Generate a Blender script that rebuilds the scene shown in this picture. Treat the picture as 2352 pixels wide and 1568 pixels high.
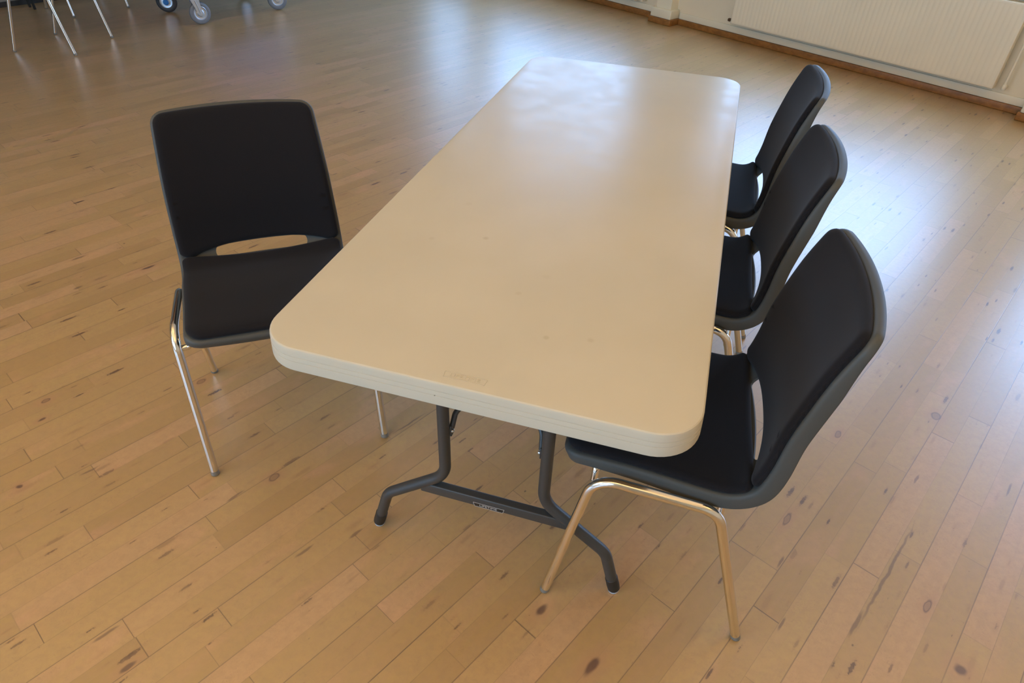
import bpy, bmesh, math, random
from mathutils import Vector, Matrix
from mathutils.geometry import delaunay_2d_cdt

# ---------------------------------------------------------------- scene
for o in list(bpy.data.objects):
    bpy.data.objects.remove(o)
S = bpy.context.scene
C = S.collection

# ---------------------------------------------------------------- camera
CAM = Vector((0.2857, -0.7297, 1.463))
YAW, PITCH, ROLL, FL = -0.2699, 0.6745, 0.0412, 1.3016
fw = Vector((math.sin(YAW)*math.cos(PITCH), math.cos(YAW)*math.cos(PITCH), -math.sin(PITCH)))
r0 = Vector((math.cos(YAW), -math.sin(YAW), 0))
u0 = r0.cross(fw)
rt = r0*math.cos(ROLL) + u0*math.sin(ROLL)
up = -r0*math.sin(ROLL) + u0*math.cos(ROLL)
cd = bpy.data.cameras.new('camera')
cam = bpy.data.objects.new('camera', cd)
C.objects.link(cam)
cam.matrix_world = Matrix(((rt.x, up.x, -fw.x, CAM.x), (rt.y, up.y, -fw.y, CAM.y), (rt.z, up.z, -fw.z, CAM.z), (0, 0, 0, 1)))
cd.sensor_width = 36
cd.lens = FL*18
cd.dof.use_dof = False
cd.clip_start = 0.02
S.camera = cam

# ---------------------------------------------------------------- light
S.view_settings.view_transform = 'Standard'
S.view_settings.look = 'None'
S.view_settings.gamma = 1
S.view_settings.use_curve_mapping = False
S.view_settings.exposure = -0.22
S.cycles.max_bounces = 8
S.cycles.diffuse_bounces = 4
S.cycles.glossy_bounces = 4
world = bpy.data.worlds.new('sky')
S.world = world
world.use_nodes = True
bgn = world.node_tree.nodes['Background']
bgn.inputs[0].default_value = (0.55, 0.75, 1.0, 1)
bgn.inputs[1].default_value = 1.0

# frame of the room: s runs along the radiator wall, q points into the room
WD = -0.5516                                     # direction of the radiator wall
ts = Vector((math.cos(WD), math.sin(WD), 0))
nq = Vector((math.sin(WD), -math.cos(WD), 0))    # into the room
WC = Vector((-0.1236, 5.8467, 0))                # foot of the pillar on the wall line
LD = math.radians(64.9)
ld = Vector((math.cos(LD), math.sin(LD), 0))     # direction of the left wall
def WP(s, q=0.0, z=0.0):
    return WC + ts*s + nq*q + Vector((0, 0, z))
ROOM_H = 3.5
CORNER_S = -4.21

def area(name, loc, direction, sx, sy, power, col, spread=math.pi):
    l = bpy.data.lights.new(name, 'AREA')
    l.shape = 'RECTANGLE'
    l.size = sx; l.size_y = sy
    l.energy = power; l.color = col
    l.spread = spread
    o = bpy.data.objects.new(name, l)
    C.objects.link(o)
    o.location = loc
    d = Vector(direction).normalized()
    o.rotation_euler = d.to_track_quat('-Z', 'Y').to_euler()
    return o
WINS = [(-4.0, -3.1), (-2.75, -0.50), (0.55, 2.62), (3.30, 5.55)]    # bays of the radiator wall, by s
SILL, HEAD = 0.70, 3.05
HEADS = [2.3, 3.05, 2.15, 2.15]     # the two right hand windows are lower
SKY = (0.31, 0.56, 1.0)
WPOW = 60
for i, (a, b) in enumerate(WINS):
    area('daylight', WP((a+b)/2, -0.26, (SILL+HEADS[i])/2), nq, b-a, HEADS[i]-SILL, WPOW*(b-a)*(HEADS[i]-SILL)/2.35*(1.0 if i < 2 else 1.35), SKY)
# windows in the wall behind the camera
DEPTH = 10.0
RWINS = [(0.6, 3.1), (3.9, 6.4)]
for a, b in RWINS:
    area('daylight_opposite', WP((a+b)/2 - 0.4, DEPTH+0.26, (SILL+HEAD)/2), -nq, b-a, HEAD-SILL, 70*(b-a), (0.33, 0.62, 1.0))
FILL_LAMPS = [(0.6, 8.4), (1.8, 6.3), (4.4, 6.6), (5.2, 3.0)]  # positions of unseen lamps, added for warm fill from above
for s, q in FILL_LAMPS:
    area('warm_fill', WP(s, q, ROOM_H-1.12), (0, 0, 1), 1.2, 0.26, 68, (1.0, 0.66, 0.27))

# ---------------------------------------------------------------- node helpers
class NT:
    def __init__(self, name):
        self.m = bpy.data.materials.new(name)
        self.m.use_nodes = True
        self.t = self.m.node_tree
        self.b = self.t.nodes['Principled BSDF']
    def link(self, a, b):
        self.t.links.new(a, b)
    def put(self, sock, v):
        if isinstance(v, bpy.types.NodeSocket): self.link(v, sock)
        else: sock.default_value = v
    def node(self, typ, ins=None, **kw):
        n = self.t.nodes.new(typ)
        for k, v in kw.items(): setattr(n, k, v)
        for k, v in (ins or {}).items(): self.put(n.inputs[k], v)
        return n
    def math(self, op, a, b=0.0, c=0.0, clamp=False):
        n = self.node('ShaderNodeMath', {0: a, 1: b, 2: c}, operation=op)
        n.use_clamp = clamp
        return n.outputs[0]
    def vec(self, x, y, z=0.0):
        return self.node('ShaderNodeCombineXYZ', {0: x, 1: y, 2: z}).outputs[0]
    def noise(self, v, scale=5, detail=2, rough=.5, dist=0.0):
        return self.node('ShaderNodeTexNoise', {'Vector': v, 'Scale': scale, 'Detail': detail, 'Roughness': rough, 'Distortion': dist}).outputs[0]
    def white(self, v):
        return self.node('ShaderNodeTexWhiteNoise', {'Vector': v}).outputs
    def ramp(self, f, lo, hi, a=0.0, b=1.0, smooth=True):
        n = self.node('ShaderNodeMapRange', {0: f, 1: lo, 2: hi, 3: a, 4: b})
        if smooth: n.interpolation_type = 'SMOOTHSTEP'
        return n.outputs[0]
    def mix(self, f, a, b, mode='MIX'):
        n = self.node('ShaderNodeMix', data_type='RGBA', blend_type=mode)
        self.put(n.inputs[0], f); self.put(n.inputs[6], a); self.put(n.inputs[7], b)
        return n.outputs[2]
    def bump(self, h, strength=.2, dist=.001):
        n = self.node('ShaderNodeBump', {'Height': h, 'Strength': strength, 'Distance': dist})
        self.link(n.outputs[0], self.b.inputs['Normal'])
    def obj(self):
        return self.node('ShaderNodeTexCoord').outputs['Object']
    def set(self, **kw):
        for k, v in kw.items(): self.put(self.b.inputs[k.replace('_', ' ')], v)
def rgb(r, g, b): return (r, g, b, 1.0)

# ---------------------------------------------------------------- materials
def floor_material():
    n = NT('maple strip floor')
    P = n.obj()
    PH = math.radians(63.97)
    dot = lambda v: n.node('ShaderNodeVectorMath', {0: P, 1: v}, operation='DOT_PRODUCT').outputs['Value']
    t = dot((math.cos(PH), math.sin(PH), 0)); q = dot((-math.sin(PH), math.cos(PH), 0))
    W = 0.06425
    v = n.math('DIVIDE', n.math('SUBTRACT', q, 0.444), W)
    i = n.math('FLOOR', v)
    fv = n.math('FRACT', v)
    half = n.math('MULTIPLY', v, .5)
    fb = n.math('FRACT', half)
    r1 = n.white(n.vec(i, 3.3))['Value']
    r2 = n.white(n.vec(i, 8.7))['Value']
    u = n.math('ADD', n.math('DIVIDE', t, n.math('ADD', n.math('MULTIPLY', r2, .34), .40)), n.math('MULTIPLY', r1, 17.0))
    j = n.math('FLOOR', u)
    fu = n.math('FRACT', u)
    blk = n.white(n.vec(i, j, 1.7))
    bc = n.node('ShaderNodeSeparateColor', {0: blk['Color']}).outputs
    # block colour
    c = n.mix(blk['Value'], rgb(.372, .230, .078), rgb(.472, .305, .112))
    c = n.mix(n.ramp(bc[0], .72, 1.0, 0, .55), c, rgb(.50, .285, .150))
    # grain, stretched along the strip and shifted per block
    off = n.math('MULTIPLY', bc[1], 40.0)
    gv = n.vec(n.math('ADD', n.math('MULTIPLY', t, 3.0), off), n.math('MULTIPLY', q, 26.0), off)
    g = n.noise(gv, 1.6, 4, .6, 1.2)
    c = n.mix(n.ramp(g, .30, .72, 0, .42), c, rgb(.42, .245, .115))
    pink = n.noise(n.vec(n.math('MULTIPLY', t, 5.0), n.math('MULTIPLY', q, 13.0), off), .9, 2, .5, .4)
    c = n.mix(n.ramp(pink, .55, .78, 0, .35), c, rgb(.60, .315, .18))
    # fine scuffs
    sc = n.noise(P, 95, 5, .74, .7)
    c = n.mix(n.ramp(sc, .50, .68, 0, .26), c, rgb(.37, .22, .11))
    sc2 = n.noise(n.vec(n.math('MULTIPLY', t, 60), n.math('MULTIPLY', q, 190)), 1.0, 3, .6, 2.0)
    c = n.mix(n.ramp(sc2, .58, .72, 0, .22), c, rgb(.34, .20, .10))
    # mineral streaks and small knots
    fine = n.noise(P, 160, 3, .6)
    for (ft, fq, thr, sz, kd, sd) in ((5.5, 25.0, .66, .16, 1.0, 0.0), (10.0, 50.0, .60, .20, .9, 7.3)):
        vo = n.node('ShaderNodeTexVoronoi', {'Vector': n.vec(n.math('MULTIPLY', t, ft), n.math('MULTIPLY', q, fq), sd), 'Scale': 1.0, 'Randomness': 1.0}, voronoi_dimensions='2D' if not sd else '3D')
        vc = n.node('ShaderNodeSeparateColor', {0: vo.outputs['Color']}).outputs
        wob = n.math('MULTIPLY', n.math('SUBTRACT', fine, .5), .22)
        size = n.math('MULTIPLY', n.ramp(vc[0], thr, 1.0, 0, 1, False), sz)
        dd = n.math('SUBTRACT', n.math('ADD', vo.outputs['Distance'], wob), size)
        streak = n.ramp(dd, -.05, .015, 1, 0)
        streak = n.math('MULTIPLY', streak, n.ramp(vc[1], .15, 1.0, .10, kd))
        glow = n.math('MULTIPLY', n.ramp(dd, -.05, .16, .30, 0), n.ramp(vc[0], thr, thr+.1, 0, 1))
        c = n.mix(glow, c, rgb(.33, .17, .07))
        c = n.mix(streak, c, rgb(.09, .04, .022))
    # hairline scratches
    rd = n.math('ABSOLUTE', n.math('SUBTRACT', n.noise(P, 34, 3, .55, 1.4), .5))
    hair = n.math('MULTIPLY', n.ramp(rd, .0, .010, 1, 0), n.ramp(n.noise(P, 9, 2), .42, .62, 0, .42))
    c = n.mix(hair, c, rgb(.25, .14, .07))
    mott = n.noise(P, 48, 4, .65, .3)
    c = n.mix(n.ramp(mott, .35, .7, 0, .30), c, rgb(.33, .20, .088))
    vo2 = n.node('ShaderNodeTexVoronoi', {'Vector': n.vec(n.math('MULTIPLY', t, 5.0), n.math('MULTIPLY', q, 7.0)), 'Scale': 1.0})
    vc2 = n.node('ShaderNodeSeparateColor', {0: vo2.outputs['Color']}).outputs
    pin = n.ramp(vo2.outputs['Distance'], .016, .030, 1, 0)
    pin = n.math('MULTIPLY', pin, n.ramp(vc2[0], .45, .5, 0, .85))
    c = n.mix(pin, c, rgb(.06, .03, .02))
    # the large knots and cracks: (t, q, half length, half width, ring)
    KN = [(.830, -.659, .225, .0045, 0), (.640, -.652, .05, .006, 0), (-.068, .690, .016, .011, 1), (.807, -.762, .022, .008, 1), (.695, -.863, .017, .015, 2),
          (-.561, .455, .020, .008, 2), (-.567, .563, .034, .0048, 0), (-.016, 1.198, .016, .010, 1), (1.216, -.378, .018, .009, 1), (-.174, .705, .030, .0042, 0),
          (1.350, -.817, .036, .004, 0), (1.203, -.612, .028, .004, 0), (.807, -.404, .026, .007, 1), (.670, -.449, .026, .004, 0), (-.022, .382, .022, .006, 0),
          (-.140, .430, .03, .005, 0), (-.404, 1.068, .028, .004, 0), (-.556, 1.140, .010, .009, 2), (-.389, 1.444, .016, .008, 1), (-.424, 1.366, .012, .006, 2),
          (.159, 1.968, .034, .008, 2), (-.085, 2.009, .02, .008, 0), (.517, -.525, .022, .004, 0), (1.521, -.572, .02, .014, 1), (.131, -.266, .03, .012, 2),
          (.328, .584, .07, .003, 0), (.154, -.100, .02, .010, 2)]
    wv = n.node('ShaderNodeVectorMath', {0: n.node('ShaderNodeTexNoise', {'Vector': P, 'Scale': 22.0, 'Detail': 2.0}).outputs['Color'], 1: (.5, .5, .5)}, operation='SUBTRACT').outputs[0]
    wt = n.node('ShaderNodeVectorMath', {0: wv, 1: (.02, .012, 0)}, operation='MULTIPLY').outputs[0]
    tq = n.node('ShaderNodeVectorMath', {0: n.vec(t, q), 1: wt}, operation='ADD').outputs[0]
    dark = None; halo = None
    for (kt, kq, a, b, ring) in KN:
        p = n.node('ShaderNodeVectorMath', {0: tq, 1: (kt, kq, 0)}, operation='SUBTRACT').outputs[0]
        p = n.node('ShaderNodeVectorMath', {0: p, 1: (1/a, 1/b, 0)}, operation='MULTIPLY').outputs[0]
        L = n.node('ShaderNodeVectorMath', {0: p}, operation='LENGTH').outputs['Value']
        if ring == 1:
            d = n.math('MULTIPLY', n.math('SUBTRACT', 1.0, n.math('MULTIPLY', n.math('ABSOLUTE', n.math('SUBTRACT', L, .8)), 3.2)), .75, clamp=True)
            d = n.math('MAXIMUM', d, n.ramp(L, .5, .9, .35, 0))
        else:
            d = n.ramp(L, .45, 1.1, .85 if ring == 2 else .62, 0)
        dark = d if dark is None else n.math('MAXIMUM', dark, d)
        if ring:
            h = n.ramp(L, .8, 3.4, .5, 0)
            halo = h if halo is None else n.math('MAXIMUM', halo, h)
    c = n.mix(halo, c, rgb(.40, .21, .10))
    c = n.mix(dark, c, rgb(.10, .045, .028))
    # joints
    eb = n.math('MINIMUM', fb, n.math('SUBTRACT', 1.0, fb))
    wear = n.noise(n.vec(n.math('MULTIPLY', t, 2.2), i), 1.0, 2)
    jb = n.math('MULTIPLY', n.ramp(eb, .005, .014, 1, 0), n.ramp(wear, .3, .66, .25, .85))
    es = n.math('MINIMUM', fv, n.math('SUBTRACT', 1.0, fv))
    js = n.math('MULTIPLY', n.ramp(es, .005, .016, 1, 0), n.ramp(wear, .35, .7, .10, .55))
    eu = n.math('MULTIPLY', n.math('MINIMUM', fu, n.math('SUBTRACT', 1.0, fu)), .44)
    ju = n.math('MULTIPLY', n.ramp(eu, .0005, .0015, 1, 0), n.ramp(bc[2], .3, .8, .15, .85))
    jj = n.math('MAXIMUM', n.math('MAXIMUM', jb, js), ju)
    c = n.mix(jj, c, rgb(.13, .07, .035))
    # large soft variation in wear of the lacquer
    big = n.noise(P, .8, 2)
    rough = n.math('ADD', n.ramp(sc, .3, .7, .32, .42), n.ramp(big, .3, .7, -.03, .05))
    n.set(Base_Color=c, Roughness=rough, IOR=1.5)
    n.b.inputs['Specular IOR Level'].default_value = .8
    n.b.inputs['Coat Weight'].default_value = .7
    n.b.inputs['Coat Roughness'].default_value = .35
    n.b.inputs['Coat IOR'].default_value = 1.6
    hgt = n.math('SUBTRACT', n.math('MULTIPLY', sc, .35), jj)
    n.bump(hgt, .25, .0006)
    return n.m

def plain(name, col, rough=.5, metal=0.0, spec=.5, bump=None, var=0.0, var_scale=3.0, **kw):
    n = NT(name)
    base = rgb(*col)
    P = n.obj()
    if var:
        f = n.noise(P, var_scale, 3)
        base = n.mix(n.ramp(f, .3, .7, 0, 1), rgb(*[x*(1-var) for x in col]), rgb(*[min(1, x*(1+var)) for x in col]))
    n.set(Base_Color=base, Roughness=rough, Metallic=metal)
    n.b.inputs['Specular IOR Level'].default_value = spec
    if bump:
        n.bump(n.noise(P, bump[0], 3, .6), bump[1], bump[2])
    for k, v in kw.items(): n.b.inputs[k.replace('_', ' ')].default_value = v
    return n.m

def fabric_material():
    n = NT('charcoal woven wool')
    P = n.obj()
    a = n.node('ShaderNodeTexWave', {'Vector': P, 'Scale': 260.0, 'Distortion': 1.5, 'Detail': 1.0}, bands_direction='X').outputs['Fac']
    b = n.noise(P, 900, 2, .6)
    w = n.math('ADD', n.math('MULTIPLY', a, .4), n.math('MULTIPLY', b, .8))
    c = n.mix(n.ramp(w, .2, 1.0), rgb(.0045, .0040, .0050), rgb(.0105, .0092, .0108))
    n.set(Base_Color=c, Roughness=.92)
    n.b.inputs['Specular IOR Level'].default_value = .25
    n.b.inputs['Sheen Weight'].default_value = .06
    n.b.inputs['Sheen Roughness'].default_value = .5
    n.bump(w, .35, .0004)
    return n.m

def tabletop_material():
    n = NT('almond moulded plastic')
    P = n.obj()
    c = n.mix(n.ramp(n.noise(P, 3.5, 3), .3, .7), rgb(.52, .475, .365), rgb(.55, .503, .39))
    for (x, y, r, k) in ((-.112, .463, .009, .22), (.013, .287, .009, .12), (.098, .172, .008, .22), (.174, .190, .009, .16), (-.22, .423, .009, .10), (.05, .36, .012, .06), (-.2, .6, .012, .07)):
        d = n.node('ShaderNodeVectorMath', {0: P, 1: (x, y, .74)}, operation='DISTANCE').outputs['Value']
        c = n.mix(n.ramp(d, r*.25, r, k*1.3, 0), c, rgb(.30, .24, .12))
    d = n.node('ShaderNodeVectorMath', {0: P, 1: (-.043, 0, .712)}, operation='DISTANCE').outputs['Value']
    c = n.mix(n.ramp(d, .001, .0018, .8, 0), c, rgb(.1, .08, .06))
    n.set(Base_Color=c, Roughness=n.ramp(n.noise(P, 14, 3), .3, .7, .30, .36))
    n.b.inputs['Specular IOR Level'].default_value = .08
    n.bump(n.noise(P, 420, 2, .6), .10, .0004)
    return n.m

def wood_material(name, col):
    n = NT(name)
    P = n.obj()
    g = n.noise(n.node('ShaderNodeMapping', {'Vector': P, 'Rotation': (0, 0, -WD), 'Scale': (2, 40, 40)}).outputs[0], 1.0, 3, .6)
    c = n.mix(n.ramp(g, .3, .7), rgb(*[x*.75 for x in col]), rgb(*[x*1.15 for x in col]))
    n.set(Base_Color=c, Roughness=.4)
    return n.m

M = dict(
    floor=floor_material(),
    fabric=fabric_material(),
    shell=plain('dark grey green polypropylene', (.068, .070, .064), .55, spec=.3, bump=(500, .12, .0003)),
    chrome=plain('chromed steel tube', (.78, .74, .68), .13, 1.0, bump=(160, .02, .0003)),
    cap=plain('grey brown plastic glide', (.20, .175, .14), .4),
    top=tabletop_material(),
    leg=plain('dark grey powder coat', (.042, .041, .038), .42, spec=.5, bump=(900, .15, .0002)),
    rubber=plain('black rubber', (.012, .012, .012), .5),
    glide=plain('pale grey glide', (.42, .44, .46), .4),
    sticker=plain('black sticker', (.012, .010, .008), .4),
    print_=plain('pale grey print', (.52, .50, .46), .5),
    rivet=plain('zinc rivet', (.55, .55, .56), .3, 1.0),
    wall=plain('cream wall paint', (.78, .68, .50), .6, var=.03, bump=(40, .08, .002)),
    wall_l=plain('shaded grey panel paint', (.25, .235, .19), .6, var=.05),  # base colour darkened to carry the shade of the stacked chairs
    trim=plain('cream gloss paint', (.82, .74, .56), .42, var=.03, bump=(60, .08, .002)),
    radiator=plain('cream radiator enamel', (.80, .71, .545), .42, var=.02),
    skirt=wood_material('varnished skirting wood', (.30, .125, .028)),
    ceiling=plain('warm tinted ceiling paint', (.74, .64, .46), .7),  # tinted warm so the unseen ceiling bounces yellow light
    brass=plain('brown brass valve', (.16, .10, .06), .4, .6),
    tyre=plain('grey rubber tyre', (.17, .18, .20), .5),
    tyre_dark=plain('dark rubber tyre', (.035, .037, .042), .5),
    zinc=plain('zinc plated steel', (.62, .66, .72), .32, .85, bump=(30, .1, .001)),
    blue=plain('blue plastic', (.02, .19, .55), .4),
    frame_dark=plain('dark steel', (.02, .018, .016), .45),
)

# ---------------------------------------------------------------- mesh helpers
def new_obj(name, verts, faces, mat, parent=None, smooth=True, angle=35):
    me = bpy.data.meshes.new(name)
    me.from_pydata([tuple(v) for v in verts], [], faces)
    me.validate()
    bm = bmesh.new(); bm.from_mesh(me)
    bmesh.ops.recalc_face_normals(bm, faces=bm.faces)
    lim = math.radians(angle)
    for f in bm.faces: f.smooth = smooth
    for e in bm.edges:
        if len(e.link_faces) == 2:
            e.smooth = e.calc_face_angle(0) < lim
    bm.to_mesh(me); bm.free()
    me.materials.append(mat)
    o = bpy.data.objects.new(name, me)
    C.objects.link(o)
    if parent is not None: o.parent = parent
    return o

class MB:
    def __init__(self): self.v = []; self.f = []
    def add(self, v, f):
        b = len(self.v)
        self.v += [Vector(x) for x in v]
        self.f += [tuple(b+i for i in q) for q in f]
        return self
    def box(self, c, size, X=Vector((1, 0, 0)), Y=Vector((0, 1, 0)), Z=Vector((0, 0, 1)), bev=0.0):
        c = Vector(c); hx, hy, hz = [k/2 for k in size]
        if bev <= 0:
            vs = [c+X*a*hx+Y*b*hy+Z*d*hz for a in (-1, 1) for b in (-1, 1) for d in (-1, 1)]
            return self.add(vs, [(0, 1, 3, 2), (4, 6, 7, 5), (0, 4, 5, 1), (2, 3, 7, 6), (0, 2, 6, 4), (1, 5, 7, 3)])
        bm = bmesh.new()
        bmesh.ops.create_cube(bm, size=1)
        for v in bm.verts: v.co = Vector((v.co.x*size[0], v.co.y*size[1], v.co.z*size[2]))
        bmesh.ops.bevel(bm, geom=bm.edges[:], offset=bev, segments=3, profile=.5, affect='EDGES')
        vs = [c+X*v.co.x+Y*v.co.y+Z*v.co.z for v in bm.verts]
        bm.verts.index_update()
        fs = [tuple(v.index for v in f.verts) for f in bm.faces]
        bm.free()
        return self.add(vs, fs)
    def tube(self, pts, r, seg=16, cap=True):
        pts = [Vector(p) for p in pts]
        n = len(pts)
        rs = r if isinstance(r, (list, tuple)) else [r]*n
        tan = []
        for i in range(n):
            a = pts[max(i-1, 0)]; b = pts[min(i+1, n-1)]
            tan.append((b-a).normalized())
        up0 = Vector((0, 0, 1)) if abs(tan[0].z) < .9 else Vector((1, 0, 0))
        nn = tan[0].cross(up0).normalized()
        vs = []; fs = []
        for i in range(n):
            nn = (nn - tan[i]*nn.dot(tan[i])).normalized()
            bb = tan[i].cross(nn)
            for k in range(seg):
                a = 2*math.pi*k/seg
                vs.append(pts[i] + (nn*math.cos(a)+bb*math.sin(a))*rs[i])
        for i in range(n-1):
            for k in range(seg):
                k2 = (k+1) % seg
                fs.append((i*seg+k, i*seg+k2, (i+1)*seg+k2, (i+1)*seg+k))
        if cap:
            fs.append(tuple(range(seg))); fs.append(tuple((n-1)*seg+k for k in range(seg)))
        return self.add(vs, fs)
    def lathe(self, c, axis, prof, seg=32):
        """prof: list of (distance along axis, radius)"""
        c = Vector(c); A = Vector(axis).normalized()
        u = A.cross(Vector((0, 0, 1)) if abs(A.z) < .9 else Vector((1, 0, 0))).normalized()
        w = A.cross(u)
        vs = []; fs = []
        for d, r in prof:
            for k in range(seg):
                a = 2*math.pi*k/seg
                vs.append(c + A*d + (u*math.cos(a)+w*math.sin(a))*max(r, 1e-5))
        for i in range(len(prof)-1):
            for k in range(seg):
                k2 = (k+1) % seg
                fs.append((i*seg+k, i*seg+k2, (i+1)*seg+k2, (i+1)*seg+k))
        return self.add(vs, fs)
    def extrude(self, poly, z0, z1):
        n = len(poly)
        vs = [(p[0], p[1], z0) for p in poly]+[(p[0], p[1], z1) for p in poly]
        fs = [tuple(range(n)), tuple(range(2*n-1, n-1, -1))]+[(i, (i+1) % n, n+(i+1) % n, n+i) for i in range(n)]
        return self.add(vs, fs)
    def build(self, name, mat, parent=None, smooth=True, angle=35):
        return new_obj(name, self.v, self.f, mat, parent, smooth, angle)

def fillet(pts, rads, seg=8):
    """polyline with rounded bends"""
    P = [Vector(p) for p in pts]; out = [P[0]]
    for i in range(1, len(P)-1):
        a, b, c = P[i-1], P[i], P[i+1]
        u = (a-b).normalized(); w = (c-b).normalized()
        th = math.acos(max(-1, min(1, u.dot(w))))
        r = rads[i-1]
        d = r/math.tan(th/2)
        d = min(d, (a-b).length*.49, (c-b).length*.49)
        r = d*math.tan(th/2)
        ctr = b + (u+w).normalized()*(r/math.sin(th/2))
        s = b+u*d - ctr; e = b+w*d - ctr
        ang = s.angle(e); ax = s.cross(e).normalized()
        for k in range(seg+1):
            out.append(ctr + Matrix.Rotation(ang*k/seg, 3, ax) @ s)
    out.append(P[-1])
    return out

def empty(name, loc, rz=0.0):
    o = bpy.data.objects.new(name, None)
    o.empty_display_size = .1
    C.objects.link(o)
    o.location = loc
    o.rotation_euler = (0, 0, rz)
    return o
def tag(o, label=None, cat=None, group=None, kind=None):
    if label: o['label'] = label
    if cat: o['category'] = cat
    if group: o['group'] = group
    if kind: o['kind'] = kind
    return o
def structure(o, label=None):
    return tag(o, label, None, None, 'structure')

# ---------------------------------------------------------------- room shell
SR = 7.3
BL = WP(CORNER_S); BR = WP(SR)
FLc = BL - ld*DEPTH; FR = BR - ld*DEPTH
def wall_slab(name, a, b, mat, thick, z0, z1, holes=(), inward=None):
    """wall from a to b (inner face), thickness outward; holes = [(s0, s1, z0, z1)] along a->b"""
    d = (b-a); L = d.length; d.normalize()
    out = -inward
    xs = sorted({0, L} | {h[0] for h in holes} | {h[1] for h in holes})
    m = MB()
    for i in range(len(xs)-1):
        x0, x1 = xs[i], xs[i+1]
        hs = [h for h in holes if h[0] <= x0+1e-6 and h[1] >= x1-1e-6]
        spans = [(z0, hs[0][2]), (hs[0][3], z1)] if hs else [(z0, z1)]
        for (p, r) in spans:
            if r-p > 1e-4:
                m.box(a+d*((x0+x1)/2)+out*(thick/2)+Vector((0, 0, (p+r)/2)), (x1-x0, thick, r-p), d, out, Vector((0, 0, 1)))
    return structure(m.build(name, mat, smooth=False))

# floor: one slab
m = MB()
E_ = .25
fl_poly = [BL-ts*E_-nq*E_, BR+ts*E_-nq*E_, FR+ts*E_+nq*E_, FLc-ts*E_+nq*E_]
m.extrude([(p.x, p.y) for p in fl_poly], -.10, 0.0)
structure(m.build('floor', M['floor'], smooth=False), 'worn maple strip floor with dark knots and joints')
m = MB(); m.extrude([(p.x, p.y) for p in fl_poly], ROOM_H, ROOM_H+.1)
structure(m.build('ceiling', M['ceiling'], smooth=False))
WQ = -0.022     # plaster face lies just behind the front of the skirting
holes = [(a-CORNER_S+.0, b-CORNER_S, SILL, h) for (a, b), h in zip(WINS, HEADS)]
wall_slab('wall_back', BL-nq*.022, BR-nq*.022, M['wall'], .25, 0, ROOM_H, holes, nq)
perp_l = Vector((-ld.y, ld.x, 0))
inl = perp_l if (BR-BL).dot(perp_l) > 0 else -perp_l
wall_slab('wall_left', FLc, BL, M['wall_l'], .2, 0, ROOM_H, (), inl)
wall_slab('wall_right', FR, BR, M['wall'], .2, 0, ROOM_H, (), -inl)
Lf = FLc
s_off = (FLc-WC).dot(ts)
wall_slab('wall_front', FLc, FR, M['wall'], .25, 0, ROOM_H, [(a-.4-s_off, b-.4-s_off, SILL, HEAD) for a, b in RWINS], -nq)

# panel joints on the left wall, close to its foot
m = MB()
for k in range(9):
    p = BL - ld*(1.2+k*1.22)
    m.box(p+inl*.004+Vector((0, 0, .55)), (.012, .008, 1.1), ld, inl)
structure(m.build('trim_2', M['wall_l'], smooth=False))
m = MB(); m.box((BL+FLc)/2+inl*.006+Vector((0, 0, .02)), ((BL-FLc).length-.02, .012, .04), ld, inl)
structure(m.build('baseboard_left', M['frame_dark'], smooth=False))

# unseen gallery slab, added over the left end to darken that corner
m = MB()
ga = BL - ld*.05; gb = BL - ld*7.0
m.box((ga+gb)/2+inl*1.25+Vector((0, 0, 2.32)), ((ga-gb).length, 2.4, .16), ld, inl)
structure(m.build('trim_3', M['skirt'], smooth=False))

# window frames in the bays
def window(idx, a, b, q, sgn, HEAD=HEAD):
    m = MB(); t_ = .05
    w_ = b-a; h_ = HEAD-SILL; zc = (HEAD+SILL)/2; c_ = (a+b)/2
    for (x, z, sx, sz) in ((c_, SILL+t_/2, w_, t_), (c_, HEAD-t_/2, w_, t_), (a+t_/2, zc, t_, h_-2*t_), (b-t_/2, zc, t_, h_-2*t_), (c_, zc, .05, h_-2*t_)):
        m.box(WP(x, q, z), (sx, .06, sz), ts, nq, bev=.004)
    o = structure(m.build('window_%d' % idx, M['trim'], smooth=False))
    sl = MB(); sl.box(WP(c_, q+sgn*.13, SILL-.0155), (w_-.01, .20, .03), ts, nq, bev=.006)
    sl.build('window_sill', M['trim'], o)
for i, (a, b) in enumerate(WINS): window(i+1, a, b, -.17, 1, HEADS[i])
for i, (a, b) in enumerate(RWINS): window(i+5, a-.4, b-.4, DEPTH*ld.dot(-nq)*1.0+.0+.17, -1)

# pillars: narrow shaft, wider cream plinth, wooden foot
def pillar(idx, s1, width=.245, prot=.12):
    sc = s1-width/2
    q0, q1 = -.022, prot
    m = MB(); m.box(WP(sc, (q0+q1-.045)/2, ROOM_H/2+.06), (width-.085, q1-.045-q0, ROOM_H-.12), ts, nq)
    o = structure(m.build('trim_%d' % idx, M['trim'], smooth=False))
    m = MB(); m.box(WP(sc, (q0+q1-.010)/2, .085), (width-.022, q1-.010-q0, .074), ts, nq, bev=.008)
    m.build('plinth', M['trim'], o)
    m = MB(); m.box(WP(sc, (q0+q1)/2, .0245), (width, q1-q0, .047), ts, nq, bev=.004)
    m.build('plinth_foot', M['skirt'], o)
PIL = [-2.78-.0, 0.0, 3.03, 6.05]
for i, s in enumerate(PIL): pillar(4+i, s)
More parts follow.
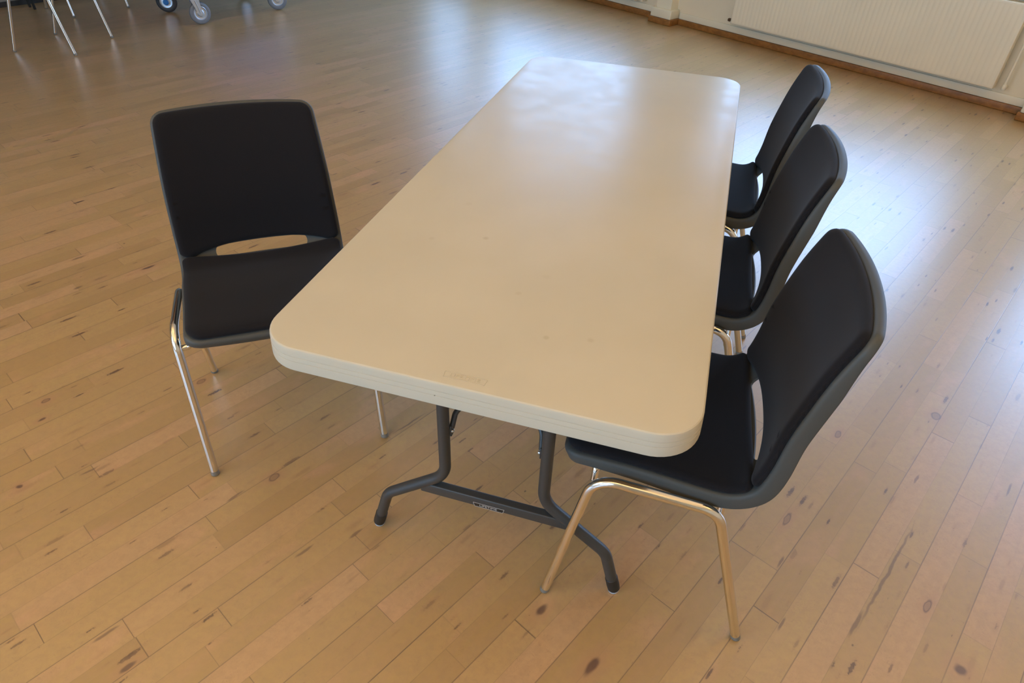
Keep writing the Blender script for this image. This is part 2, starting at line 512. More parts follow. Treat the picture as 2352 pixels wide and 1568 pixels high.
# skirting between the pillars: wood strip below, cream board above
def skirting(name, zlo, zhi, qf, mat):
    m = MB()
    edges = [CORNER_S+.04]
    for s in PIL: edges += [s-.246, s+.001]
    edges.append(SR-.04)
    for a, b in zip(edges[::2], edges[1::2]):
        if b-a > .05:
            m.box(WP((a+b)/2, (-.021+qf)/2, (zlo+zhi)/2), (b-a, qf+.021, zhi-zlo), ts, nq, bev=.003)
    return structure(m.build(name, mat))
skirting('baseboard_back', .001, .047, 0.0, M['skirt'])
skirting('trim_1', .048, .100, -.010, M['trim'])

# housings for the added fill lamps, all out of view
fill0 = None
for k, (s, q) in enumerate(FILL_LAMPS):
    m = MB(); m.box(WP(s, q, ROOM_H-1.20), (1.3, .32, .10), ts, nq, bev=.02)
    o = m.build('fill_pendant', M['trim'])
    for e in (-.62, .62):
        m = MB(); m.tube([WP(s+e, q, ROOM_H-1.16), WP(s+e, q, ROOM_H)], .006, 8)
        m.build('fill_hanger', M['chrome'], o)
    tag(o, ['unseen fill lamp added nearest the wall behind the viewer', 'unseen fill lamp added over the middle of the hall behind the viewer',
            'unseen fill lamp added over the right rear of the hall', 'unseen fill lamp added at the right end of the hall near the windows'][k], 'lamp', 'fill lamps added to the hall')

# ---------------------------------------------------------------- radiators
def radiator(s0, s1, z0, z1, label, cat='radiator'):
    L = s1-s0
    o = empty('wall_radiator', WP((s0+s1)/2, .04, 0), WD)
    def lp(s, q, z): return Vector((s-(s0+s1)/2, -(q-.04), z))     # local: x along wall, -y into the room
    # corrugated front sheet
    m = MB(); pitch = .0333; N = int(L/pitch)*8; prof = []
    for k in range(N+1):
        x = s0+.012+(L-.024)*k/N
        ph = ((x-s0)/pitch) % 1
        d = .0014*(1-min(1, max(0, (abs(ph-.5)-.22)/.13)))
        prof.append((x, d))
    vs = []; fs = []
    rows = [(z0+.012, 0), (z0+.03, 1), (z1-.03, 1), (z1-.012, 0)]
    for z, k1 in rows:
        for x, d in prof: vs.append(lp(x, .092+d*k1, z))
    n = len(prof)
    for r in range(len(rows)-1):
        for k in range(n-1): fs.append((r*n+k, r*n+k+1, (r+1)*n+k+1, (r+1)*n+k))
    m.add(vs, fs)
    # rim and body
    m.box(lp((s0+s1)/2, .0605, (z0+z1)/2), (L, .060, z1-z0), bev=.006)
    m.build('panel', M['radiator'], o, angle=50)
    m = MB(); m.box(lp((s0+s1)/2, .015, (z0+z1)/2+.02), (L-.25, .02, z1-z0-.15))
    m.build('rear_panel', M['radiator'], o, smooth=False)
    for s in (s0+.3, s1-.3):
        m = MB(); m.box(lp(s, .005, (z0+z1)/2), (.04, .05, z1-z0-.1), bev=.003)
        m.build('bracket', M['radiator'], o)
    # supply pipe on the right side with an elbow at its foot
    m = MB()
    px = s1+.052
    m.tube(fillet([lp(px, .055, z1-.06), lp(px, .055, z0+.015), lp(px-.001, -.018, z0+.010)], [.02], 6), .0085, 12)
    m.tube(fillet([lp(px, .055, z1-.07), lp(s1-.01, .055, z1-.07)], []), .0085, 12)
    m.build('pipe', M['radiator'], o)
    m = MB(); m.lathe(lp(px, .055, z0+.002), (0, 0, 1), [(0, 0), (0, .011), (.006, .014), (.03, .014), (.036, .010), (.036, 0)], 16)
    m.build('elbow', M['radiator'], o)
    # drain valve at the lower left corner
    m = MB(); c = lp(s0-.012, .06, z0+.020)
    m.lathe(c+Vector((-.028, 0, 0)), (1, 0, 0), [(0, 0), (0, .011), (.004, .013), (.018, .013), (.022, .008), (.044, .008), (.044, 0)], 14)
    m.build('drain_valve', M['brass'], o)
    return tag(o, label, cat, 'radiators along the window wall')
radiator(.575, 2.585, .135, .635, 'long cream ribbed radiator on the right wall with a brown drain valve')
radiator(-2.45, -.445, .125, .635, 'cream radiator left of the wall pillar, only its lower corner in view')

# ---------------------------------------------------------------- folding table
def rrect(hw, y0, y1, r, ins, n=12):
    pts = []
    hw -= ins; y0 += ins; y1 -= ins; r = max(r-ins, .002)
    for cx, cy, a0 in ((hw-r, y0+r, -90), (hw-r, y1-r, 0), (-hw+r, y1-r, 90), (-hw+r, y0+r, 180)):
        for k in range(n+1):
            a = math.radians(a0+90*k/n)
            pts.append((cx+r*math.cos(a), cy+r*math.sin(a)))
    return pts
TH = .74
table = empty('folding_table', (0, 0.915, 0))
tag(table, 'long almond plastic folding table with dark grey bent steel legs', 'table')
def Tl(p): return Vector((p[0], p[1]-.915, p[2]))       # world -> table local
def build_tabletop():
    prof = [(.006, TH), (.0032, TH-.0006), (.0012, TH-.0022), (.0003, TH-.005), (0, TH-.010), (-.0004, TH-.0168), (.0008, TH-.0176), (-.0005, TH-.0184), (-.0010, TH-.0268), (.0002, TH-.0276), (-.0011, TH-.0284),
            (-.0018, TH-.044), (-.0014, TH-.0475), (.0004, TH-.0492), (.004, TH-.050), (.012, TH-.049), (.018, TH-.040), (.020, TH-.030)]
    vs = []; fs = []
    for ins, z in prof:
        for x, y in rrect(.38, 0, 1.83, .078, ins): vs.append(Tl((x, y, z)))
    n = len(rrect(.38, 0, 1.83, .078, 0))
    for i in range(len(prof)-1):
        for k in range(n):
            k2 = (k+1) % n
            fs.append((i*n+k, i*n+k2, (i+1)*n+k2, (i+1)*n+k))
    fs.append(tuple(range(n)))
    fs.append(tuple((len(prof)-1)*n+k for k in range(n)))
    return new_obj('tabletop', vs, fs, M['top'], table, True, 25)
top = build_tabletop()
# keep the material's stain positions in world-like coordinates
top.location = (0, -.915+.915, 0)
for v in top.data.vertices: v.co.y += .915
top.location = (0, -.915, 0)

def text_mesh(txt, size, ext, name, mat, parent, mtx, shear=0.0, spacing=1.0, off=0.0):
    cu = bpy.data.curves.new(name+'_c', 'FONT')
    cu.body = txt; cu.size = size; cu.extrude = ext
    cu.align_x = 'CENTER'; cu.align_y = 'CENTER'; cu.shear = shear; cu.space_character = spacing
    cu.offset = off
    tmp = bpy.data.objects.new('tmp', cu)
    C.objects.link(tmp)
    dg = bpy.context.evaluated_depsgraph_get()
    me = bpy.data.meshes.new_from_object(tmp.evaluated_get(dg))
    bpy.data.objects.remove(tmp); bpy.data.curves.remove(cu)
    me.transform(mtx)
    me.materials.clear(); me.materials.append(mat)
    me.name = name
    o = bpy.data.objects.new(name, me); C.objects.link(o); o.parent = parent
    return o
def strokes(pts, w, ext, mtx, closed=True):
    """ribbon outline in the xy plane, raised by ext"""
    m = MB(); n = len(pts)
    for i in range(n if closed else n-1):
        a = Vector((*pts[i], 0)); b = Vector((*pts[(i+1) % n], 0))
        d = (b-a).normalized(); p = Vector((-d.y, d.x, 0))
        m.box((a+b)/2, ((b-a).length+w*.9, w, ext*2), d, p, Vector((0, 0, 1)))
    m.v = [mtx @ v for v in m.v]
    return m
# raised lettering near the front edge
mt = Matrix.Translation((0, .0253, TH-.00005))
lg = text_mesh('LIFETIME', .0118, .0005, 'raised_lettering', M['top'], top, mt @ Matrix.Diagonal((1.16, 1, 1, 1)), .0)
tag(lg, 'raised lettering moulded into the almond tabletop')
strokes([(-.0348, -.0067), (.0350, -.0067), (.0364, .0067), (-.0364, .0067)], .0009, .0005, mt).build('raised_outline', M['top'], top, smooth=False)

# legs
R_T = .0135
def table_end(y, sgn):
    """sgn: direction (in y) towards the middle of the table"""
    for sx in (-1, 1):
        pts = fillet([(sx*.116, y, .705), (sx*.116, y, .262), (sx*.272, y, .137), (sx*.302, y, .030)], [.075, .062], 10)
        m = MB(); m.tube([Tl(p) for p in pts], R_T, 20)
        leg = m.build('leg', M['leg'], table)
        e0 = Vector(pts[-1]); d = (Vector(pts[-1])-Vector(pts[-2])).normalized()
        m = MB(); m.lathe(Tl(e0-d*.020), d, [(0, R_T+.0002), (.001, R_T+.0016), (.030, R_T+.0018), (.041, R_T+.0012), (.043, .0)], 20)
        m.build('foot_cap', M['rubber'], leg)
        m = MB(); m.lathe(Tl((e0.x+d.x*.019, e0.y, .0015)), (0, 0, 1), [(0, 0), (0, .0128), (.004, .0138), (.009, .0132), (.009, 0)], 18)
        m.build('glide', M['glide'], leg)
        # folding brace running up to the middle of the underside
        pb = fillet([(sx*.1005, y+sgn*.010, .414), (sx*.097, y+sgn*.024, .446), (sx*.040, y+sgn*.100, .505), (sx*.022, y+sgn*.36, .696)], [.02, .05], 5)
        m = MB(); m.tube([Tl(p) for p in pb], .0062, 10)
        m.box(Tl((sx*.1005, y+sgn*.010, .408)), (.004, .016, .030), bev=.0012)
        m.build('folding_brace', M['leg'], table)
        m = MB(); m.lathe(Tl((sx*.0985, y+sgn*.006, .408)), (-sx, 0, 0), [(0, .0045), (.003, .0042), (.0045, .003), (.005, 0)], 12)
        m.build('rivet', M['rivet'], table)
    # upper hinge bar under the top
    m = MB(); m.tube([Tl((-.2, y, .703)), Tl((.2, y, .703))], .012, 14)
    m.build('hinge_bar', M['leg'], table)
    # flat cross bar, flared where it meets the legs
    m = MB()
    m.box(Tl((0, y-.0005, .209)), (.355, .021, .030), bev=.003)
    cb = m.build('cross_bar', M['leg'], table)
    return cb
bar = table_end(.198, 1)
table_end(1.632, -1)
# sticker with white lettering on the cross bar at the near end
yb = .198-.0005-.0105
cx, cz = -.0075, .2005
mt = Matrix.Translation(Tl((cx, yb-.0004, cz))) @ Matrix.Rotation(math.radians(90), 4, 'X')
m = MB(); m.extrude([(-.034, -.0058), (.034, -.0058), (.0375, .0062), (-.0375, .0062)], -.0003, .0002)
m.v = [mt @ v for v in m.v]
m.build('sticker', M['sticker'], bar, smooth=False)
text_mesh('LIFETIME', .0092, .00025, 'sticker_lettering', M['print_'], bar, mt @ Matrix.Translation((-.001, 0, .0003)) @ Matrix.Diagonal((1.22, 1, 1, 1)))
strokes([(-.034, -.0058), (.034, -.0058), (.0375, .0062), (-.0375, .0062)], .0009, .00025, mt @ Matrix.Translation((0, 0, .0003))).build('sticker_outline', M['print_'], bar, smooth=False)

# ---------------------------------------------------------------- stacking chair
# local frame: +Y is where the sitter looks, +X the sitter's right
def catmull(P, n=14):
    out = []
    for i in range(len(P)-1):
        p0 = P[max(i-1, 0)]; p1 = P[i]; p2 = P[i+1]; p3 = P[min(i+2, len(P)-1)]
        for k in range(n):
            t = k/n
            out.append(tuple(.5*((2*p1[j])+(-p0[j]+p2[j])*t+(2*p0[j]-5*p1[j]+4*p2[j]-p3[j])*t*t+(-p0[j]+3*p1[j]-3*p2[j]+p3[j])*t**3) for j in (0, 1)))
    out.append(P[-1])
    return out
PROF = catmull([(.227, .438), (.212, .4465), (.180, .451), (.05, .447), (-.06, .438), (-.115, .436), (-.153, .450), (-.177, .480), (-.188, .530), (-.197, .62), (-.222, .735), (-.256, .832)])
ARC = [0.0]
for i in range(1, len(PROF)):
    ARC.append(ARC[-1]+math.dist(PROF[i], PROF[i-1]))
TT = ARC[-1]
def prof_at(t):
    if t <= 0: i, f = 0, t/(ARC[1]-ARC[0])
    elif t >= TT: i = len(ARC)-2; f = 1+(t-TT)/(ARC[-1]-ARC[-2])
    else:
        lo, hi = 0, len(ARC)-1
        while hi-lo > 1:
            md = (lo+hi)//2
            if ARC[md] <= t: lo = md
            else: hi = md
        i = lo; f = (t-ARC[i])/(ARC[i+1]-ARC[i])
    a, b = PROF[i], PROF[i+1]
    return a[0]+(b[0]-a[0])*f, a[1]+(b[1]-a[1])*f
def prof_n(t):
    a = prof_at(t-.008); b = prof_at(t+.008)
    dy, dz = b[0]-a[0], b[1]-a[1]
    l = math.hypot(dy, dz)
    return dz/l, -dy/l
def sst(a, b, x):
    x = max(0, min(1, (x-a)/(b-a))); return x*x*(3-2*x)
def t_of(fn):                       # arc position of the profile point nearest to fn
    return min(range(len(PROF)), key=lambda i: math.dist(PROF[i], fn))
T_SLOT = ARC[t_of((-.166, .463))]+.002
T_BEND = ARC[t_of((-.115, .436))]
def bend(t):
    return .006 + .017*sst(T_SLOT-.10, T_SLOT+.04, t) + .004*sst(T_SLOT+.2, TT, t)
def halfw(t):
    pts = [(0, .203), (.15, .209), (.28, .218), (T_SLOT, .221), (T_SLOT+.06, .220), (T_SLOT+.2, .213), (TT, .199)]
    for (a, x), (b, y) in zip(pts, pts[1:]):
        if t <= b: return x+(y-x)*sst(0, 1, (t-a)/(b-a)) if False else x+(y-x)*max(0, (t-a)/(b-a))
    return pts[-1][1]
def SM(s, t, h):
    y, z = prof_at(t); ny, nz = prof_n(t)
    k = bend(t)*(abs(s)/.21)**2.2
    e = .0
    return Vector((s - math.copysign(h*e, s), y+ny*(h+k), z+nz*(h+k)))
def round_poly(P, r, step=.007):
    """closed polygon given as edges of dense points with sharp corners flagged"""
    n = len(P); out = []
    for i, (x, y, c) in enumerate(P):
        if not c: out.append((x, y)); continue
        a = P[i-1]; b = P[(i+1) % n]
        u = Vector((a[0]-x, a[1]-y)).normalized(); w = Vector((b[0]-x, b[1]-y)).normalized()
        th = math.acos(max(-1, min(1, u.dot(w)))); d = c/math.tan(th/2)
        ctr = Vector((x, y))+(u+w).normalized()*(c/math.sin(th/2))
        s = Vector((x, y))+u*d-ctr; e = Vector((x, y))+w*d-ctr
        a0 = math.atan2(s.y, s.x); a1 = math.atan2(e.y, e.x)
        da = (a1-a0+math.pi) % (2*math.pi)-math.pi
        for k in range(11): out.append((ctr.x+c*math.cos(a0+da*k/10), ctr.y+c*math.sin(a0+da*k/10)))
    # resample
    out.append(out[0]); D = [0]
    for i in range(1, len(out)): D.append(D[-1]+math.dist(out[i], out[i-1]))
    N = int(D[-1]/step); res = []; j = 0
    for k in range(N):
        t = D[-1]*k/N
        while D[j+1] < t: j += 1
        f = (t-D[j])/max(1e-9, D[j+1]-D[j])
        res.append((out[j][0]+(out[j+1][0]-out[j][0])*f, out[j][1]+(out[j+1][1]-out[j][1])*f))
    return res
def outline(t0f, t1f, inset, rb, rt_, mf=1.35):
    """four sided outline in (s, t): bottom edge t0f(s), top edge t1f(s), counter-clockwise"""
    P = []
    w0 = lambda t: halfw(t)-inset
    sb = w0(t0f(.2)); st = w0(t1f(.2))
    P.append((-sb, t0f(sb), rb))
    m_ = rb*mf
    for k in range(17):
        s = -(sb-m_)+2*(sb-m_)*k/16; P.append((s, t0f(s), 0))
    P.append((sb, t0f(sb), rb))
    ta, tb = t0f(sb)+m_, t1f(st)-rt_*1.35
    for k in range(25):
        t = ta+(tb-ta)*k/24; P.append((w0(t), t, 0))
    P.append((st, t1f(st), rt_))
    m_ = rt_*1.35
    for k in range(17):
        s = (st-m_)-2*(st-m_)*k/16; P.append((s, t1f(s), 0))
    P.append((-st, t1f(st), rt_))
    for k in range(25):
        t = tb-(tb-ta)*k/24; P.append((-w0(t), t, 0))
    return round_poly(P, 0)
def inset_poly(P, d):
    n = len(P); out = []
    for i in range(n):
        a = P[i-2]; b = P[(i+2) % n]
        tx, ty = b[0]-a[0], b[1]-a[1]; l = math.hypot(tx, ty)
        out.append((P[i][0]-ty/l*d, P[i][1]+tx/l*d))
    return out
def inside(p, poly):
    x, y = p; r = False; n = len(poly)
    for i in range(n):
        x1, y1 = poly[i]; x2, y2 = poly[(i+1) % n]
        if (y1 > y) != (y2 > y) and x < (x2-x1)*(y-y1)/(y2-y1)+x1: r = not r
    return r
def near(p, poly, d):
    return any(abs(p[0]-q[0]) < d and abs(p[1]-q[1]) < d for q in poly)
def patch(poly, hole=None, step=.014):
    """triangulate inside of poly, returns (points, tris)"""
    vs = [Vector(p) for p in poly]; n = len(vs)
    loops = [list(range(n))]
    if hole:
        loops.append(list(range(n, n+len(hole)))); vs += [Vector(p) for p in hole]
    x0 = min(p[0] for p in poly); x1 = max(p[0] for p in poly); y0 = min(p[1] for p in poly); y1 = max(p[1] for p in poly)
    for i in range(int((x1-x0)/step)+1):
        for j in range(int((y1-y0)/step)+1):
            p = (x0+(i+.5*(j % 2))*step+.002, y0+j*step+.002)
            if inside(p, poly) and not near(p, poly, step*.55) and not (hole and (inside(p, hole) or near(p, hole, step*.5))):
                vs.append(Vector(p))
    edges = []
    for lp_ in loops:
        for k in range(len(lp_)): edges.append((lp_[k], lp_[(k+1) % len(lp_)]))
    V, Ed, F, *_ = delaunay_2d_cdt(vs, edges, [], 0, 1e-7)
    tr = []
    for f in F:
        cx_ = sum(V[i].x for i in f)/len(f); cy_ = sum(V[i].y for i in f)/len(f)
        if inside((cx_, cy_), poly) and not (hole and inside((cx_, cy_), hole)): tr.append(tuple(f))
    return [(v.x, v.y) for v in V], tr
def ring_mesh(rings, hole_rings, patches):
    """rings: list of 3D loops joined in order; patches: (pts3d, tris)"""
    m = MB()
    for R in (rings, hole_rings):
        if not R: continue
        n = len(R[0]); vs = [p for r in R for p in r]; fs = []
        for i in range(len(R)-1):
            for k in range(n):
                k2 = (k+1) % n
                fs.append((i*n+k, i*n+k2, (i+1)*n+k2, (i+1)*n+k))
        m.add(vs, fs)
    for V, F in patches: m.add(V, F)
    bm = bmesh.new()
    bv = [bm.verts.new(v) for v in m.v]
    for f in m.f:
        try: bm.faces.new([bv[i] for i in f])
        except ValueError: pass
    bmesh.ops.remove_doubles(bm, verts=bm.verts[:], dist=2e-5)
    bm.verts.index_update()
    r = ([v.co.copy() for v in bm.verts], [tuple(v.index for v in f.verts) for f in bm.faces])
    bm.free()
    return r

def shell_mesh():
    top_edge = lambda s: TT+.014*(1-(s/.2)**2)
    bot_edge = lambda s: .006-.006*(1-(s/.2)**2)
    O = outline(bot_edge, top_edge, 0, .042, .036)
    # slot
    hs, ht, rc = .124, .0170, .013; H = []
    for cx_, cy_, a0 in ((hs-rc, ht-rc, 0), (-hs+rc, ht-rc, 90), (-hs+rc, -ht+rc, 180), (hs-rc, -ht+rc, 270)):
        for k in range(9):
            a = math.radians(a0+90*k/8)
            sx_ = cx_+rc*math.cos(a)
            H.append((sx_, T_SLOT+cy_+rc*math.sin(a)+.005*(1-(sx_/hs)**2)))
        if a0 in (0, 180):                                   # points along the long edges keep the arch smooth
            sg = 1 if a0 == 0 else -1
            for k in range(1, 16):
                sx_ = (hs-rc)*(1-2*k/16)*sg
                H.append((sx_, T_SLOT+ht*sg+.005*(1-(sx_/hs)**2)))
    H.append(H[0]); D = [0]
    for i in range(1, len(H)): D.append(D[-1]+math.dist(H[i], H[i-1]))
    res = []; j = 0; N = 72
    for k in range(N):
        t = D[-1]*k/N
        while D[j+1] < t: j += 1
        f = (t-D[j])/max(1e-9, D[j+1]-D[j]); res.append((H[j][0]+(H[j+1][0]-H[j][0])*f, H[j][1]+(H[j+1][1]-H[j][1])*f))
    H = res
    def flange(t):
        a = .025+.010*sst(.02, T_BEND-.06, t)
        a += -.003*sst(T_SLOT, T_SLOT+.16, t)
        a += -.014*sst(TT-.13, TT, t)
        return a
    def loop(d, hf):
        base = inset_poly(O, d) if d else O
        return [SM(s, t, hf(O[i][1])) for i, (s, t) in enumerate(base)]
    c = lambda v: (lambda t: v)
    rings = [loop(.011, c(0)), loop(.0055, c(-.0008)), loop(.002, c(-.0035)), loop(.0004, c(-.008)), loop(0, c(-.012)),
             loop(-.0, lambda t: -flange(t)+.002), loop(.0008, lambda t: -flange(t)), loop(.0028, lambda t: -flange(t)), loop(.0038, lambda t: -flange(t)+.002), loop(.0040, c(-.012)), loop(.006, c(-.0078)), loop(.011, c(-.0055))]
    I0 = inset_poly(O, .011)
    V, F = patch(I0, H)
    Vt = [SM(s, t, 0) for s, t in V]; Vb = [SM(s, t, -.0055) for s, t in V]
    H1 = [SM(s, t, 0) for s, t in H]; H2 = [SM(s, t, -.0055) for s, t in H]
    return ring_mesh(rings, [H1, H2], [(Vt, F), (Vb, F)])
def pad_mesh(O, hmax, k=.8):
    rings = []
    for d, h in ((.004, -.001), (.0, .0015), (-.0008, .006), (.0, .0095), (.003, .0130), (.007, .0152), (.013, .0168), (.020, hmax)):
        base = inset_poly(O, d*k) if d else O
        rings.append([SM(s, t, h) for s, t in base])
    I0 = inset_poly(O, .020*k)
    V, F = patch(I0)
    Vt = [SM(s, t, hmax) for s, t in V]
    V2, F2 = patch(inset_poly(O, .004*k))
    Vb = [SM(s, t, -.001) for s, t in V2]
    return ring_mesh(rings, None, [(Vt, F), (Vb, F2)])

chair_shell_data = shell_mesh()
seat_outline = outline(lambda s: .016, lambda s: T_SLOT-.0185+.009*(s/.2)**2, .0085, .038, .022)
back_outline = outline(lambda s: T_SLOT+.0245-.044*(abs(s)/.2)**3.0, lambda s: TT-.006+.012*(1-(s/.2)**2), .0085, .022, .030, 2.1)
seat_pad_data = pad_mesh(seat_outline, .0175)
back_pad_data = pad_mesh(back_outline, .0175)

CH_GROUP = 'black upholstered stacking chairs'
def make_chair():
    t = empty('stacking_chair', (0, 0, 0))
    new_obj('seat_shell', *chair_shell_data, M['shell'], t, True, 60)
    new_obj('seat_cushion', *seat_pad_data, M['fabric'], t, True, 60)
    new_obj('back_cushion', *back_pad_data, M['fabric'], t, True, 60)
    r = .0108
    for sx in (-1, 1):
        full = [(sx*.235, .221, .012), (sx*.232, .150, .434), (sx*.232, -.098, .410), (sx*.235, -.221, .012)]
        pts = fillet(full, [.055, .055], 12)
        e1 = pts[1]+(pts[0]-pts[1]).normalized()*.0006; e2 = pts[-2]+(pts[-1]-pts[-2]).normalized()*.0006
        # 13 points per bend: leg, rail with its bends, leg
        a = pts[:2]; mid = [e1]+pts[1:-1]+[e2]; b = pts[-2:]
        m = MB(); m.tube(mid, r, 18, cap=False); m.build('side_rail', M['chrome'], t)
        for q in (a, b[::-1]):
            m = MB(); m.tube([q[0], q[1]], r, 18)
            lg_ = m.build('leg', M['chrome'], t)
            m = MB(); e0 = Vector(q[0]); d = (e0-Vector(q[1])).normalized()
            k = (e0.z-.0)/abs(d.z)
            m.tube([e0-d*.001, e0+d*(k-.004)], r+.0003, 18)
            m.lathe(Vector((e0+d*(k-.003)).xy.to_3d())+Vector((0, 0, .0002)), (0, 0, 1), [(0, 0), (0, r*.8), (.002, r+.0006), (.005, r+.0003), (.005, 0)], 18)
            m.build('foot_cap', M['cap'], lg_)
    for y, z, zz in ((.150, .388, .4250), (-.106, .366, .4110)):
        pts = fillet([(-.226, y, z), (-.204, y, z+.003), (-.199, y, zz), (.199, y, zz), (.204, y, z+.003), (.226, y, z)], [.008, .010, .010, .008], 5)
        m = MB(); m.tube(pts, .0075, 14)
        m.build('cross_bar', M['chrome'], t)
    # mounts screwed to the shell
    for sx in (-1, 1):
        for y, z in ((.150, .4300), (-.106, .4160)):
            m = MB(); m.box((sx*.13, y, z+.003), (.05, .03, .014), bev=.003)
            m.build('mount', M['shell'], t)
    return t
def copy_tree(root, loc, rz):
    def rec(o, parent):
        c = o.copy(); C.objects.link(c)
        if parent is not None: c.parent = parent
        for ch in list(o.children): rec(ch, c)
        return c
    r = rec(root, None)
    r.location = loc; r.rotation_euler = (0, 0, rz)
    return r
chair0 = make_chair()
def place(x, y, th, label, first=[True]):
    rz = th-math.pi/2
    if first[0]:
        first[0] = False
        o = chair0; o.location = (x, y, 0); o.rotation_euler = (0, 0, rz)
    else:
        o = copy_tree(chair0, (x, y, 0), rz)
    tag(o, label, 'chair', CH_GROUP)
    return o
place(-.749, .522, -.939, 'black upholstered chair standing alone on the left of the table, turned towards its corner')
place(.361, .392, math.radians(182.6), 'nearest of the three black chairs on the right side of the table')
place(.351, .990, math.radians(181.5), 'middle of the three black chairs on the right side of the table')
place(.352, 1.566, math.radians(180.3), 'farthest of the three black chairs on the right side of the table, nearest the radiator')
# chairs by the left wall, only their legs reach into the picture
bl0 = Vector((-4.4885, 3.016, 0)); bl1 = Vector((-4.0459, 3.1283, 0)); bl2 = Vector((-4.1486, 3.5544, 0)); bl3 = Vector((-4.6169, 3.4648, 0))
ctr = (bl0+bl1+bl2+bl3)/4; dirv = ((bl1-bl0)+(bl2-bl3))
place(ctr.x, ctr.y, math.atan2(dirv.y, dirv.x), 'chair with bright chrome legs at the top left corner, nearest of those by the wall')
c2 = Vector((-4.995, 4.222, 0))
place(c2.x, c2.y, math.atan2(-.144, .44), 'chair by the wall with only thin chrome legs showing, left of the trolley')

# ---------------------------------------------------------------- dark stool leg furniture by the wall
def side_table():
    base = Vector((-5.335, 4.005, 0)) - ld*.30 - inl*.055
    t = empty('side_table', base, LD)
    m = MB(); m.box((0, 0, .70), (.66, .17, .025), bev=.004); m.build('table_top', M['frame_dark'], t)
    for sx in (-1, 1):
        for sy in (-1, 1):
            m = MB(); m.box((sx*.30, sy*.055, .344), (.018, .018, .686), bev=.002)
            m.build('leg', M['frame_dark'], t)
    return tag(t, 'slim dark side table against the left wall, one thin black leg in view', 'table')
side_table()

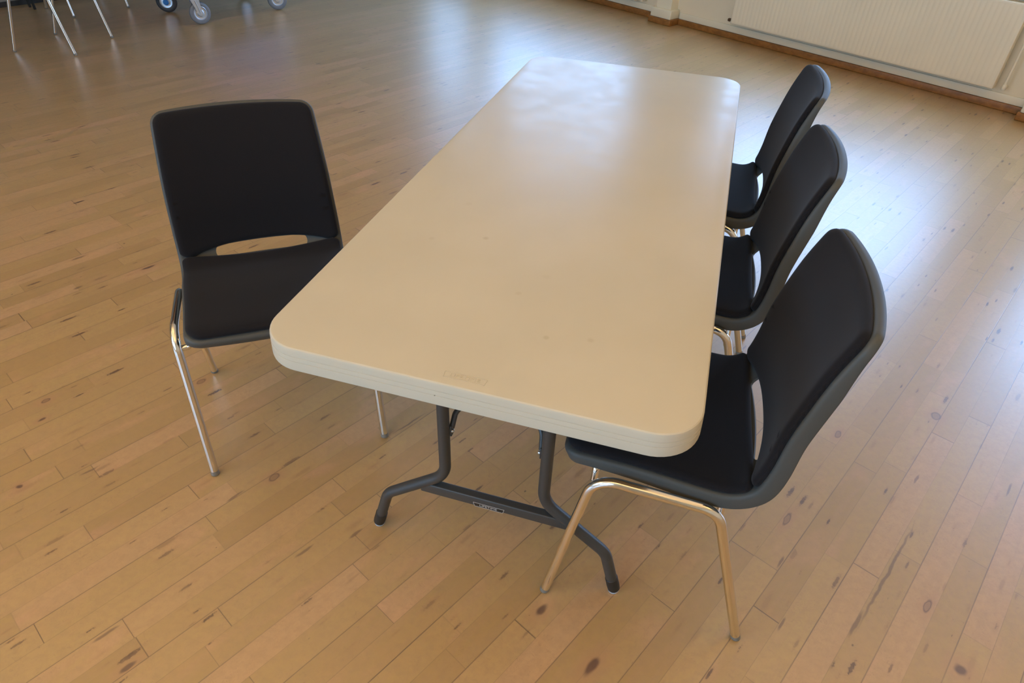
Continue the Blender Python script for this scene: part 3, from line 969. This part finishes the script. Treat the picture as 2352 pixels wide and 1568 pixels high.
# ---------------------------------------------------------------- trolley on four castors
def trolley():
    c1 = Vector((-3.8125, 4.180, 0)); c0 = Vector((-4.304, 4.392, 0)); cc = Vector((-3.532, 4.859, 0))
    X = (cc-c1).normalized(); Lx = (cc-c1).length
    ang = math.atan2(X.y, X.x)
    Yv = Vector((-X.y, X.x, 0)); Ly = (c0-c1).dot(Yv)
    ctr = c1 + X*Lx/2 + Yv*Ly/2
    t = empty('platform_trolley', ctr, ang)
    Ri = Matrix.Rotation(-ang, 3, 'Z')
    loc = lambda p: Ri @ (Vector(p)-ctr)
    m = MB()
    m.box((0, 0, .262), (Lx+.20, abs(Ly)+.16, .028), bev=.005)
    m.build('deck', M['zinc'], t)
    m = MB()
    for sy in (-1, 1): m.box((0, sy*abs(Ly)*.5, .238), (Lx+.12, .04, .020), bev=.002)
    m.build('frame', M['frame_dark'], t)
    m = MB()
    hx = Lx/2+.02
    m.tube(fillet([(hx, -.25, .276), (hx, -.25, 1.0), (hx, .25, 1.0), (hx, .25, .276)], [.06, .06], 8), .014, 14)
    m.build('handle', M['zinc'], t)
    R_, W_ = .083, .036
    view = (CAM - ctr); view.z = 0; view.normalize()
    items = [(c1, M['tyre'], M['zinc'], .30), (c0, M['tyre_dark'], M['zinc'], -.15), (cc, M['tyre'], M['zinc'], .18), (c0+X*Lx, M['tyre_dark'], M['zinc'], .4)]
    for k, (p, mt_, mh, da) in enumerate(items):
        ax = Ri @ (Matrix.Rotation(da, 3, 'Z') @ view)       # axle direction, roughly towards the viewer
        side = Vector((0, 0, 1)).cross(ax)                    # rolling direction
        c = loc(p); c = Vector((c.x, c.y, R_+.0005))
        # fork: top plate, two cheeks, swivel head offset behind the axle
        sw = c - side*.030
        m = MB()
        m.box((sw.x, sw.y, .2255), (.095, .075, .006), bev=.001)
        m.lathe(Vector((sw.x, sw.y, .196)), (0, 0, 1), [(0, .016), (0, .030), (.010, .033), (.026, .030), (.026, 0)], 20)
        for s_ in (-1, 1):
            o_ = ax*(s_*(W_/2+.008))
            b0 = c+o_
            q = [b0+side*.014+Vector((0, 0, -.014)), b0-side*.014+Vector((0, 0, -.014)), b0-side*.060+Vector((0, 0, .106)), b0+side*.006+Vector((0, 0, .108))]
            d_ = ax*.0022
            m.add([v-d_ for v in q]+[v+d_ for v in q], [(0, 1, 2, 3), (7, 6, 5, 4), (0, 4, 5, 1), (1, 5, 6, 2), (2, 6, 7, 3), (3, 7, 4, 0)])
            # pressed rib down the cheek
            m.tube([b0+d_*1.2*s_+Vector((0, 0, .0)), b0-side*.028+d_*1.2*s_+Vector((0, 0, .100))], .0045, 8)
        m.box(c-side*.027+Vector((0, 0, .109)), (W_+.020, .066, .006), ax, side, bev=.001)
        m.lathe(c-ax*(W_/2+.014), ax, [(0, 0), (0, .008), (.002, .009), (W_+.026, .009), (W_+.028, .008), (W_+.028, 0)], 12)
        ca = m.build('castor', M['zinc'], t)
        m = MB()
        w2 = W_/2
        m.lathe(c, ax, [(-w2*.8, R_*.60), (-w2, R_*.68), (-w2, R_*.86), (-w2*.75, R_*.965), (-w2*.3, R_), (w2*.3, R_), (w2*.75, R_*.965), (w2, R_*.86), (w2, R_*.68), (w2*.8, R_*.60), (-w2*.8, R_*.60)], 40)
        m.build('tyre', mt_, ca)
        m = MB()
        for s_ in (-1, 1):
            m.lathe(c, ax*s_, [(w2*.85, R_*.64), (w2*.92, R_*.60), (w2*.55, R_*.55), (w2*.40, R_*.40), (w2*.62, R_*.27), (w2*1.0, R_*.22), (w2*1.0, 0)], 32)
            for h in range(6):
                a = h*math.pi/3
                pc = c + (side*math.cos(a)+Vector((0, 0, 1))*math.sin(a))*R_*.38 + ax*s_*w2*.45
                m.lathe(pc, ax*s_, [(0, .0058), (.0015, .0048), (.0015, 0)], 10)
        m.build('hub', mh, ca)
        if k == 1:
            m = MB(); m.lathe(c, ax, [(w2+.012, 0), (w2+.012, .020), (w2+.016, .022), (w2+.020, .018), (w2+.021, 0)], 20)
            m.build('hub_cap', M['blue'], ca)
    return tag(t, 'low wheeled trolley on large metal castors at the top of the picture', 'trolley')
trolley()
def crate():  # unseen, added to darken the floor around the trolley; blue from floor reflections
    c1 = Vector((-3.8125, 4.180, 0)); cc = Vector((-3.532, 4.859, 0)); c0 = Vector((-4.304, 4.392, 0))
    X = (cc-c1).normalized(); ctr = (c0+cc)/2
    t = empty('added_crate', (ctr.x, ctr.y, .2775), math.atan2(X.y, X.x))
    w, d, h, k = .76, .48, .36, .012
    m = MB()
    m.box((0, 0, k/2), (w, d, k))
    for sx in (-1, 1): m.box((sx*(w-k)/2, 0, h/2), (k, d, h), bev=.002)
    for sy in (-1, 1): m.box((0, sy*(d-k)/2, h/2), (w, k, h), bev=.002)
    for z in (.10, .20, h-.02):
        for sy in (-1, 1): m.box((0, sy*(d/2+.005), z), (w+.02, .012, .018), bev=.002)
        for sx in (-1, 1): m.box((sx*(w/2+.005), 0, z), (.012, d+.02, .018), bev=.002)
    m.build('crate_body', M['blue'], t)
    return tag(t, 'unseen blue plastic crate added on the wheeled trolley to darken the floor', 'crate')
crate()

for o in bpy.data.objects:
    if o.type == 'MESH' and not o.data.materials: print('no material', o.name)
